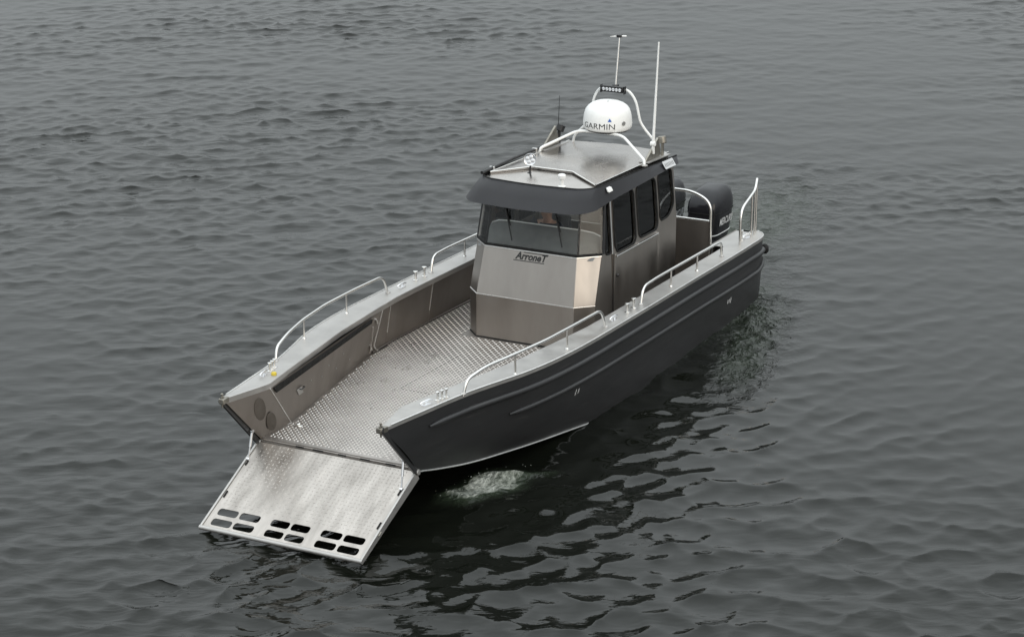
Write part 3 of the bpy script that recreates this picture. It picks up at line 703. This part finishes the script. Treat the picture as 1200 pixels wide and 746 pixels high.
    for y, k in zip(yy, ht): rings.append([(x+(1-k)*.10, y, 1.10+(z-1.10)*(k if z > 1.1 else 1)) for x, z in prof])
    m_.loft(rings, closed=False, caps=False); m_.build('dashboard', 'dash', c, smooth=35)
    m_ = MB(); m_.tube([(r[3][0]-.02, r[3][1], r[3][2]+.003) for r in rings], .008, 6); m_.build('dashboard_rim', 'white', c)
    for y0 in (.36, .62):
        m_ = MB(); m_.hexa([(5.0, y0-.11, 1.20), (5.0, y0+.11, 1.20), (4.97, y0+.11, 1.37), (4.97, y0-.11, 1.37)], [(5.03, y0-.11, 1.20), (5.03, y0+.11, 1.20), (5.0, y0+.11, 1.38), (5.0, y0-.11, 1.38)])
        m_.build('plotter_screen', 'black', c, bevel=.006)
    m_ = MB(); cw = Vector((5.16, .45, 1.18)); ax = Vector((1, 0, .55)).normalized(); e1 = Vector((0, 1, 0)); e2 = ax.cross(e1)
    m_.tube([cw+e1*.17*math.cos(a)+e2*.17*math.sin(a) for a in np.linspace(0, 6.283, 25)[:-1]], .014, 8, closed=True)
    for a in (.5, 2.6, 4.7): m_.tube([cw, cw+e1*.17*math.cos(a)+e2*.17*math.sin(a)], .010, 6)
    m_.tube([cw, cw-ax*.12], .025, 8); m_.build('steering_wheel', 'black', c)
    # helm and mate seats, rear bench
    for x, y in ((5.78, .43), (5.78, -.43)):
        m_ = MB()
        m_.lathe([(.16,.05),(.16,.07),(.05,.09),(.05,.48),(.12,.50)], (x, y, 0), n=16)
        m_.hexa([(x-.24,y-.23,.50),(x+.22,y-.23,.50),(x+.22,y+.23,.50),(x-.24,y+.23,.50)], [(x-.25,y-.22,.62),(x+.20,y-.22,.61),(x+.20,y+.22,.61),(x-.25,y+.22,.62)])
        m_.hexa([(x+.16,y-.22,.61),(x+.28,y-.22,.61),(x+.28,y+.22,.61),(x+.16,y+.22,.61)], [(x+.26,y-.19,1.20),(x+.34,y-.19,1.20),(x+.34,y+.19,1.20),(x+.26,y+.19,1.20)])
        m_.hexa([(x+.255,y-.11,1.22),(x+.33,y-.11,1.22),(x+.33,y+.11,1.22),(x+.255,y+.11,1.22)], [(x+.27,y-.10,1.38),(x+.34,y-.10,1.38),(x+.34,y+.10,1.38),(x+.27,y+.10,1.38)])
        m_.build('seat', 'darkin', c, bevel=.03)
    return c
CAB = cabin()

def roof():
    # visor band: lower lip out over the windscreen, upper rim set back
    def loop(xf, yw, r, zf, za, xa, n=9):
        pts = [(xa, yw, za)]
        for k in range(7): 
            t = (k+1)/8; x = xa+(xf+r*1.15-xa)*t; pts.append((x, yw, za+(zf-za)*t))
        cx, cy = xf+r*1.15, yw-r
        for i in range(n+1):
            a = math.pi/2*i/n; pts.append((cx-r*1.15*math.sin(a), cy+r*math.cos(a), zf))
        hi = pts; lo_ = [(x, -y, z) for x, y, z in reversed(hi)]
        mid = [(xf-.05*(1-(k/4-1)**2) if False else xf-.045*math.sin(math.pi*k/6), cy*(1-k/3), zf) for k in range(1, 6)]
        return hi+mid+lo_
    bot = loop(4.215, .885, .34, 1.75, 1.845, 6.93); top = loop(4.545, .80, .27, 1.985, 1.915, 7.06)
    # the lip drops towards the front
    bot = [(x, y, z if x < 4.9 else 1.795+(x-4.9)/(6.93-4.9)*.045) if x > 4.6 else (x, y, z) for x, y, z in bot]
    def ease(x): 
        t = min(max((x-4.25)/.9, 0), 1); t = t*t*(3-2*t); return 1.752+(1.80-1.752)*t+max(0, x-5.2)*.026
    bot = [(x, y, ease(x)) for x, y, z in bot]
    rb = MB(); mid = [tuple(Vector(a).lerp(Vector(b), .5)+Vector((-.006, 0, 0))) for a, b in zip(bot, top)]
    ins = lambda P, d: [(x+(d if x < 4.9 else 0), y-math.copysign(min(d, abs(y)), y), z) for x, y, z in P]
    rb.loft([ins(bot, .05), ins(bot, .012), bot, mid, top, ins(top, .012), [(x, y, z-.05) for x, y, z in ins(top, .016)]], closed=False, caps=False)
    rf = rb.build('roof', 'visor', ROOT, smooth=50); rf['label'] = 'slate grey roof visor with bare metal top'
    m_ = MB(); m_.tube([(x, y, z+.002) for x, y, z in ins(top, .006)], .009, 6); m_.build('rim_trim', 'rubber', rf)
    m_ = MB(); m_.poly([(x, y, z+.002) for x, y, z in ins(bot, .04)]); m_.build('soffit', 'darkin', rf, recalc=False)
    # gutter tray inside the rim
    tr = ins(top, .02); m_ = MB(); m_.poly([(x, y, z-.045) for x, y, z in tr]); m_.build('gutter', 'cap', rf, recalc=False)
    # black strip laid along the floor of each side gutter
    for s in (-1, 1):
        m_ = MB(); m_.hexa([(4.86, s*.770, 1.945), (7.02, s*.770, 1.880), (7.02, s*.735, 1.880), (4.86, s*.735, 1.945)], [(4.86, s*.770, 1.957), (7.02, s*.770, 1.892), (7.02, s*.735, 1.892), (4.86, s*.735, 1.957)])
        m_.build('gutter_strip', 'rubber', rf)
    # raised centre plate with its three-faced front
    crest = [(4.83, .725, 1.995), (5.10, .28, 2.055), (5.10, -.28, 2.055), (4.83, -.725, 1.995)]
    aft = [(6.98, -.715, 1.965), (6.98, 0, 1.995), (6.98, .715, 1.965)]
    m_ = MB(); P = crest+aft; v = P+[(5.6, 0, 2.052)]
    m_.add(v, [(0,1,7,6),(1,2,7),(2,3,4,7),(4,5,7),(5,6,7)])
    m_.add(P+[(x, y, z-.075) for x, y, z in P], [(i, (i+1) % 7, 7+(i+1) % 7, 7+i) for i in range(7)])
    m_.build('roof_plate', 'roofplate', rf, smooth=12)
    f0 = [(4.66, .66, 1.955), (4.60, .30, 1.962), (4.60, -.30, 1.962), (4.66, -.66, 1.955)]
    m_ = MB(); cr = [(4.815, .73, 1.972), (5.07, .285, 2.022), (5.07, -.285, 2.022), (4.815, -.73, 1.972)]
    for i in range(3): m_.poly([f0[i], f0[i+1], cr[i+1], cr[i]])
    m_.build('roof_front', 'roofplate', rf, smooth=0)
    m_ = MB(); m_.tube([(x-.006, y, z+.002) for x, y, z in crest], .008, 6); m_.build('crest_weld', 'weld', rf)
    for s in (-1, 1):
        m_ = MB(); m_.tube([(4.83, s*.726, 1.998), (6.98, s*.716, 1.968)], .007, 6); m_.build('side_weld', 'weld', rf)
        # pale plate with illegible dark strokes on the aft end of the band, and a side lamp
        q = lambda x, t: (x, s*(.880-.075*t+.012), 1.842+.115*t-(x-6.5)*.02)
        m_ = MB(); m_.hexa([q(6.53,.08), q(6.84,.08), q(6.84,.85), q(6.53,.85)], [(a, b+s*.004, c_) for a, b, c_ in (q(6.53,.08), q(6.84,.08), q(6.84,.85), q(6.53,.85))])
        pl = m_.build('name_plate', 'grey_ink', rf)
        for i in range(7):
            x = 6.56+i*.038; m_ = MB(); e = lambda a, t: tuple(Vector(q(a, t))+Vector((0, s*.0055, 0)))
            m_.poly([e(x, .28), e(x+.012, .28), e(x+.018, .62), e(x+.006, .62)]); m_.build('plate_stroke', 'visor', pl)
        m_ = MB(); m_.hexa([(4.90,s*.845,1.905),(5.02,s*.845,1.905),(5.02,s*.875,1.90),(4.90,s*.875,1.90)], [(4.91,s*.82,1.955),(5.01,s*.82,1.955),(5.01,s*.852,1.95),(4.91,s*.852,1.95)])
        m_.build('side_lamp', 'white', rf, bevel=.008)
    return rf
RF = roof()

# ------------------------------------------------------------------ gear on the roof
def roof_gear():
    # front hoop that carries the radar, and the taller hoop behind it
    m_ = MB(); m_.tube(bend([(6.18,.745,1.96),(6.20,.735,2.02),(6.42,.34,2.235),(6.45,.22,2.25),(6.45,-.22,2.25),(6.42,-.34,2.235),(6.20,-.735,2.02),(6.18,-.745,1.96)], .16, 8), .018, 12)
    h = m_.build('radar_arch', 'white', ROOT, smooth=60); h['label'] = 'low white tube hoop under the radar'
    for s in (-1, 1):
        m_ = MB(); m_.lathe([(.05,0),(.05,.01),(.03,.02)], (6.18, s*.745, 1.955), n=14); m_.build('arch_foot', 'cap', h)
        m_ = MB(); m_.tube([(6.45, s*.20, 2.24), (6.86, s*.20, 2.24)], .016, 8); m_.build('arch_brace', 'white', h)
    m_ = MB(); m_.tube(bend([(6.90,.62,1.96),(6.90,.60,2.06),(6.90,.42,2.24),(6.88,.355,2.34),(6.86,.30,2.62),(6.84,.20,2.755),(6.84,-.20,2.755),(6.86,-.30,2.62),(6.88,-.355,2.34),(6.90,-.42,2.24),(6.90,-.60,2.06),(6.90,-.62,1.96)], .10, 7), .0165, 12)
    h2 = m_.build('light_arch', 'white', ROOT, smooth=60); h2['label'] = 'tall white tube hoop behind the radar'
    # radar dome
    c = (6.65, 0, 2.262)
    m_ = MB(); m_.lathe([(.10,.0),(.27,.0),(.302,.018),(.315,.045),(.317,.08),(.312,.15),(.302,.21),(.285,.262),(.255,.302),(.215,.332),(.16,.356),(.10,.368),(.05,.372),(0,.373)], c, n=56)
    rd = m_.build('radar_dome', 'white', ROOT, smooth=60)
    m_ = MB(); m_.lathe([(.18,-.02),(.262,-.016),(.290,.006),(.285,.012)], c, n=48); m_.build('dome_base', 'black', rd)
    def wrap(p, zc_, th0):
        r = .3185; th = th0+p.x/r; return Vector((c[0]-r*math.cos(th), -r*math.sin(th), c[2]+zc_+p.y))
    me = text_mesh('GARMIN', .104, 0, -.0003); map_mesh(me, lambda p: wrap(Vector((p.x*1.2, p.y, 0)), .085, .03)); link('lettering', me, 'ink', rd)
    m_ = MB(); m_.poly([wrap(Vector(q), .155, .03) for q in ((.135,0,0),(.185,0,0),(.16,.045,0))]); m_.build('blue_triangle', 'blue', rd)
    m_ = MB(); m_.lathe([(.018,0),(.018,.004)], (c[0]-.06, -.03, c[2]+.369), n=12); m_.build('dome_vent', 'cap', rd)
    m_ = MB(); th = 1.15; m_.lathe([(.03,0),(.028,.004)], wrap(Vector((0, 0, 0)), .12, th), (-math.cos(th), -math.sin(th), 0), 14); m_.build('dome_badge', 'cap', rd)
    # light bar
    m_ = MB(); m_.box(6.755, 6.815, -.155, .155, 2.715, 2.795); lb = m_.build('light_bar', 'black', ROOT, bevel=.008)
    for i in range(6):
        y = -.115+i*.046; m_ = MB(); m_.lathe([(.021,0),(.021,.004),(.014,.007)], (6.7545, y, 2.755), (-1, 0, 0), 14); m_.build('led_lens', 'lamp', lb)
    for s in (-1, 1):
        m_ = MB(); m_.box(6.77, 6.83, s*.165-.006, s*.165+.006, 2.70, 2.80); m_.build('end_bracket', 'black', lb)
    # mast with its masthead
    m_ = MB(); m_.tube([(6.87, 0, 2.76), (6.97, 0, 3.40)], [.016, .012], 10); ms = m_.build('mast', 'tube', ROOT)
    m_ = MB(); m_.box(6.83, 6.91, -.035, .035, 2.745, 2.80); m_.build('mast_step', 'black', ms, bevel=.006)
    m_ = MB(); m_.box(6.935, 7.005, -.03, .03, 3.395, 3.43); m_.build('masthead', 'black', ms, bevel=.006)
    m_ = MB(); m_.add([(6.95,.02,3.40),(6.95,.02,3.425),(6.93,.115,3.398),(6.93,.115,3.404),(7.0,.02,3.40),(7.0,.02,3.425),(6.98,.10,3.398),(6.98,.10,3.404)], [(0,1,3,2),(4,5,7,6),(0,1,5,4),(2,3,7,6),(0,2,6,4),(1,3,7,5)]); m_.build('wind_vane', 'white', ms)
    m_ = MB(); m_.tube([(6.98, -.02, 3.412), (7.0, -.085, 3.412)], .010, 8); m_.build('masthead_lamp', 'white', ms)
    # white whip aerial on its ratchet mount
    m_ = MB(); m_.tube([(6.43, -.75, 2.20), (6.44, -.75, 2.34), (6.54, -.75, 3.47)], [.022, .018, .010], 10); wa = m_.build('whip_aerial', 'white', ROOT)
    m_ = MB(); m_.lathe([(.03,-.03),(.03,.03)], (6.425, -.75, 2.19), (0, 1, 0), 12); m_.tube([(6.425, -.75, 2.19), (6.44, -.75, 2.06)], .02, 8); m_.build('ratchet_mount', 'white', wa)
    # wedge brackets at the sides: a tilted plate with gussets
    for s in (-1, 1):
        m_ = MB(); y0, y1 = .715, .745
        m_.add([(6.22,s*y0,1.995),(6.22,s*y1,1.995),(6.60,s*y1,2.235),(6.60,s*y0,2.235),(6.70,s*y1,1.99),(6.70,s*y0,1.99)], [(0,1,2,3),(3,2,4,5),(0,3,5),(1,4,2),(0,5,4,1)])
        br = m_.build('side_bracket', 'bronze', ROOT, bevel=.006)
        m_ = MB(); m_.hexa([(6.20,s*.66,1.985),(6.86,s*.66,1.965),(6.86,s*.80,1.965),(6.20,s*.80,1.985)], [(6.20,s*.66,1.995),(6.86,s*.66,1.976),(6.86,s*.80,1.976),(6.20,s*.80,1.995)]); m_.build('bracket_base', 'cap', br)
        m_ = MB(); m_.lathe([(.045,0),(.055,.01),(.055,.085),(.04,.095)], (6.74, s*.74, 2.13), (.35, s*-.2, .9) if s > 0 else (.1, .2, 1), 16)
        m_.tube([(6.74, s*.74, 2.13), (6.74, s*.74, 1.97)], .02, 8); m_.build('deck_lamp', 'black' if s > 0 else 'bronze', br)
    m_ = MB(); m_.tube([(6.72, .75, 2.05), (6.76, .75, 2.60)], [.006, .003], 6); m_.lathe([(.014,0),(.02,.02),(.008,.06)], (6.72, .75, 2.05), n=10); m_.build('black_whip', 'black', ROOT)
    m_ = MB(); m_.tube([(4.66, .755, 2.015), (5.5, .765, 2.022), (6.98, .775, 2.00)], .021, 10); bh = m_.build('boat_hook', 'black', ROOT)
    for x in (4.95, 6.1):
        m_ = MB(); m_.box(x-.02, x+.02, .735, .80, 1.955, 2.035); m_.build('hook_clip', 'tube', bh, bevel=.004)
    # round search light on the roof front and the white mushroom aerial
    sl = MB(); sl.lathe([(.05,-.035),(.072,-.02),(.078,.02),(.074,.028),(.055,.022)], (4.98, .25, 2.175), (-.9, -.35, .1), 22); s1 = sl.build('search_light', 'chrome', ROOT)
    m_ = MB(); m_.tube([(4.99, .25, 2.11), (4.97, .25, 1.99)], .012, 8); m_.lathe([(.045,0),(.045,.012),(.02,.03)], (4.965, .25, 1.985), n=16); m_.build('light_stem', 'black', s1)
    ax = Vector((-.9, -.35, .1)).normalized(); e1 = ax.orthogonal().normalized(); e2 = ax.cross(e1)
    for k in range(4):
        a = k*math.pi/2+.4; m_ = MB(); m_.lathe([(.026,0),(.026,.006),(.012,.010)], Vector((4.98, .25, 2.175))+ax*.022+e1*.034*math.cos(a)+e2*.034*math.sin(a), ax, 12); m_.build('lamp_lens', 'lamp', s1)
    m_ = MB(); m_.lathe([(.05,0),(.05,.008),(.024,.02),(.024,.09),(.046,.10),(.05,.115),(.048,.145),(.035,.158),(0,.162)], (4.66, -.35, 1.968), n=20); m_.build('mushroom_aerial', 'white', ROOT)
roof_gear()

# ------------------------------------------------------------------ stern: well bulkhead, hoop, twin outboards
def stern():
    m_ = MB(); m_.box(7.60, 7.63, -1.07, 1.07, 0.002, .93); b = m_.build('well_bulkhead', 'wall', ROOT, bevel=.004)
    m_ = MB(); m_.tube([(7.605, -1.07, .94), (7.605, 1.07, .94)], .018, 10); m_.build('bulkhead_rail', 'tube', b)
    m_ = MB(); m_.tube(bend([(7.605,-1.065,.05),(7.605,-1.065,1.20),(7.605,-.80,1.32),(7.605,.80,1.32),(7.605,1.065,1.20),(7.605,1.065,.05)], .20, 10), .020, 12); m_.build('hoop', 'tube', b)
    m_ = MB(); m_.box(7.63, 8.44, -1.115, 1.115, .10, .13); m_.build('well_floor', 'deck', ROOT)
    for s in (-1, 1):
        m_ = MB(); m_.box(7.62, 8.44, s*1.10-.006, s*1.10+.006, .11, ZG-.002); m_.build('well_side', 'wall', ROOT)
        m_ = MB(); m_.box(7.56, 8.40, min(s*1.09, s*1.335), max(s*1.09, s*1.335), ZG-.016, ZG-.006); m_.build('quarter_plate', 'cap', ROOT)
    m_ = MB(); m_.hexa([(8.44,-.8,-.35),(8.98,-.62,-.15),(8.98,.62,-.15),(8.44,.8,-.35)], [(8.44,-.8,.20),(8.98,-.62,.30),(8.98,.62,.30),(8.44,.8,.20)]); m_.build('motor_bracket', 'hull', ROOT, bevel=.02)
    for s in (-1, 1):
        X, Y = 9.22, s*.36
        def ring(z, x0, x1, w_, r=.45):
            cx, l = (x0+x1)/2, (x1-x0)/2; P = []
            for i in range(28):
                a = 2*math.pi*i/28; ca, sa = math.cos(a), math.sin(a); e = .42
                P.append((X+cx+l*math.copysign(abs(ca)**e, ca), Y+w_/2*math.copysign(abs(sa)**e, sa), z))
            return P
        m_ = MB(); m_.loft([ring(.20,-.28,.24,.36), ring(.30,-.32,.28,.42), ring(.50,-.33,.34,.46), ring(.67,-.33,.37,.47)])
        mo = m_.build('outboard_motor', 'cowl', ROOT, smooth=50); mo['label'] = 'black outboard motor with grey top cowl'
        m_ = MB(); rs = [ring(.66,-.335,.375,.475), ring(.72,-.34,.38,.48), ring(.80,-.32,.37,.46), ring(.88,-.25,.34,.41), ring(.94,-.15,.28,.33), ring(.96,-.06,.20,.22)]
        rs = [[(x, y, z+.10*max(0, (x-X+.1))*max(0, (z-.66)/.3)) for x, y, z in r] for r in rs]
        m_.loft(rs); m_.build('top_cowl', 'cowl', mo, smooth=50)
        m_ = MB(); m_.tube(ring(.665, -.337, .376, .478), .006, 6, closed=True); m_.build('cowl_seam', 'rubber', mo)
        m_ = MB(); m_.tube([p for p in ring(.36, -.327, .300, .434)], .008, 6, closed=True); m_.build('cowl_trim', 'grey_ink', mo)
        m_ = MB(); m_.loft([ring(-.55,-.10,.14,.10), ring(-.1,-.16,.18,.18), ring(.24,-.24,.20,.30)]); m_.build('drive_leg', 'cowl', mo, smooth=50)
        m_ = MB(); m_.hexa([(X-.52,Y-.12,.05),(X-.24,Y-.10,.05),(X-.24,Y+.10,.05),(X-.52,Y+.12,.05)], [(X-.52,Y-.12,.42),(X-.28,Y-.10,.36),(X-.28,Y+.10,.36),(X-.52,Y+.12,.42)]); m_.build('clamp', 'black', mo, bevel=.01)
        for f_ in (-1, 1):
            me = text_mesh('MERCURY', .135, .25, .003)
            map_mesh(me, lambda p: Vector((X+.02-f_*p.x*.74, Y+f_*(.2385+.03*max(0, p.y)), .53+p.y)))
            link('lettering', me, 'grey_ink', mo)
stern()

# ------------------------------------------------------------------ the person at the helm
def person():
    root = bpy.data.objects.new('person', None); COL.objects.link(root)
    B = Vector((5.72, .43, .05)); root.matrix_world = T @ Matrix.Translation(B)
    root['label'] = 'person in a dark jacket seated at the wheel inside the wheelhouse'; root['category'] = 'person'
    def skin(name, verts, edges, radii, mat, rootv=0, sub=2, parent=root):
        me = bpy.data.meshes.new(name); me.from_pydata([Vector(v)-B for v in verts], edges, []); o = bpy.data.objects.new(name, me); COL.objects.link(o)
        o.parent = parent; md = o.modifiers.new('skin', 'SKIN'); md.use_smooth_shade = True
        for i, r in enumerate(radii): me.skin_vertices[0].data[i].radius = (r, r) if not isinstance(r, tuple) else r
        for i in range(len(verts)): me.skin_vertices[0].data[i].use_root = (i == rootv)
        sb = o.modifiers.new('sub', 'SUBSURF'); sb.levels = sub; sb.render_levels = sub
        me.materials.append(MAT[mat]); return o
    y = .43
    V = []; E = []; Rr = []
    def P(p, r, frm=None):
        V.append(p); Rr.append(r)
        if frm is not None: E.append((frm, len(V)-1))
        return len(V)-1
    pel = P((5.80,y,.70), .13); ab = P((5.82,y,.84), .135, pel); ch = P((5.84,y,1.02), .15, ab); nb = P((5.82,y,1.17), .065, ch)
    nk = P((5.80,y,1.22), .055, nb); hd0 = P((5.785,y,1.31), (.072,.085), nk); hd1 = P((5.79,y,1.41), (.078,.095), hd0); hd2 = P((5.80,y,1.48), (.055,.065), hd1)
    nose = P((5.685,y,1.355), .013, hd0)
    for s in (-1, 1):
        sh = P((5.83,y+s*.17,1.12), .062, ch); el = P((5.66,y+s*.24,.96), .044, sh); wr = P((5.40,y+s*.17,1.16), .030, el)
        pa = P((5.32,y+s*.155,1.21), (.036,.022), wr)
        for k in range(4):
            a = P((5.262+.004*abs(k-1),y+s*(.185-.020*k),1.245-.006*k), .0095, pa); b = P((5.24,y+s*(.182-.020*k),1.222-.008*k), .0085, a); P((5.262,y+s*(.180-.020*k),1.198-.008*k), .0075, b)
        t = P((5.335,y+s*.115,1.235), .011, pa); P((5.30,y+s*.098,1.232), .009, t)
        hp = P((5.76,y+s*.10,.69), .095, pel); kn = P((5.38,y+s*.13,.66), .062, hp); an = P((5.36,y+s*.13,.16), .042, kn); P((5.22,y+s*.14,.10), .038, an)
    skin('body', V, E, Rr, 'skin')
    # jacket over the trunk and arms, ending at the wrists
    V, E, Rr = [], [], []
    pel = P((5.80,y,.74), .150); ab = P((5.82,y,.86), .152, pel); ch = P((5.84,y,1.02), .168, ab); P((5.825,y,1.14), .085, ch)
    for s in (-1, 1):
        sh = P((5.83,y+s*.17,1.12), .080, ch); el = P((5.66,y+s*.24,.96), .058, sh); P((5.45,y+s*.185,1.12), .046, el)
    skin('jacket', V, E, Rr, 'jacket')
    V, E, Rr = [], [], []
    pel = P((5.80,y,.70), .142)
    for s in (-1, 1):
        hp = P((5.74,y+s*.10,.69), .105, pel); kn = P((5.37,y+s*.13,.66), .074, hp); P((5.36,y+s*.13,.22), .056, kn)
    skin('trousers', V, E, Rr, 'trouser')
    V, E, Rr = [], [], []
    a = P((5.83,y,1.36), (.07,.085)); b = P((5.82,y,1.44), (.088,.10), a); P((5.80,y,1.505), (.06,.07), b)
    skin('hair', V, E, Rr, 'hair')
person()

# ------------------------------------------------------------------ droplets thrown up where the bow pushes the water
def spray():
    rs = np.random.RandomState(5); v = []; f = []
    for i in range(60):
        a = rs.randn(); b = rs.randn(); x = 1.12+.27*a+.08*b; y = -1.14-.14*a+.12*b; z = abs(rs.randn())*.04+.03; q = .002+.005*rs.rand()**2
        k = len(v); e = 1+rs.rand()
        for d in ((q*e,0,0),(-q*e,0,0),(0,q,0),(0,-q,0),(0,0,q),(0,0,-q)): v.append((x+d[0], y+d[1], z+d[2]))
        f += [(k+p, k+r_, k+t) for p in (0, 1) for r_ in (2, 3) for t in (4, 5)]
    mb = MB(); mb.add(v, f); mt = pmat('water_droplets', (.36, .39, .36), .15, 0, .5)
    o = mb.build('bow_spray', mt, None, smooth=180); o['kind'] = 'stuff'; o['label'] = 'droplets thrown up by the bow beside the ramp hinge'; o['category'] = 'spray'
spray()
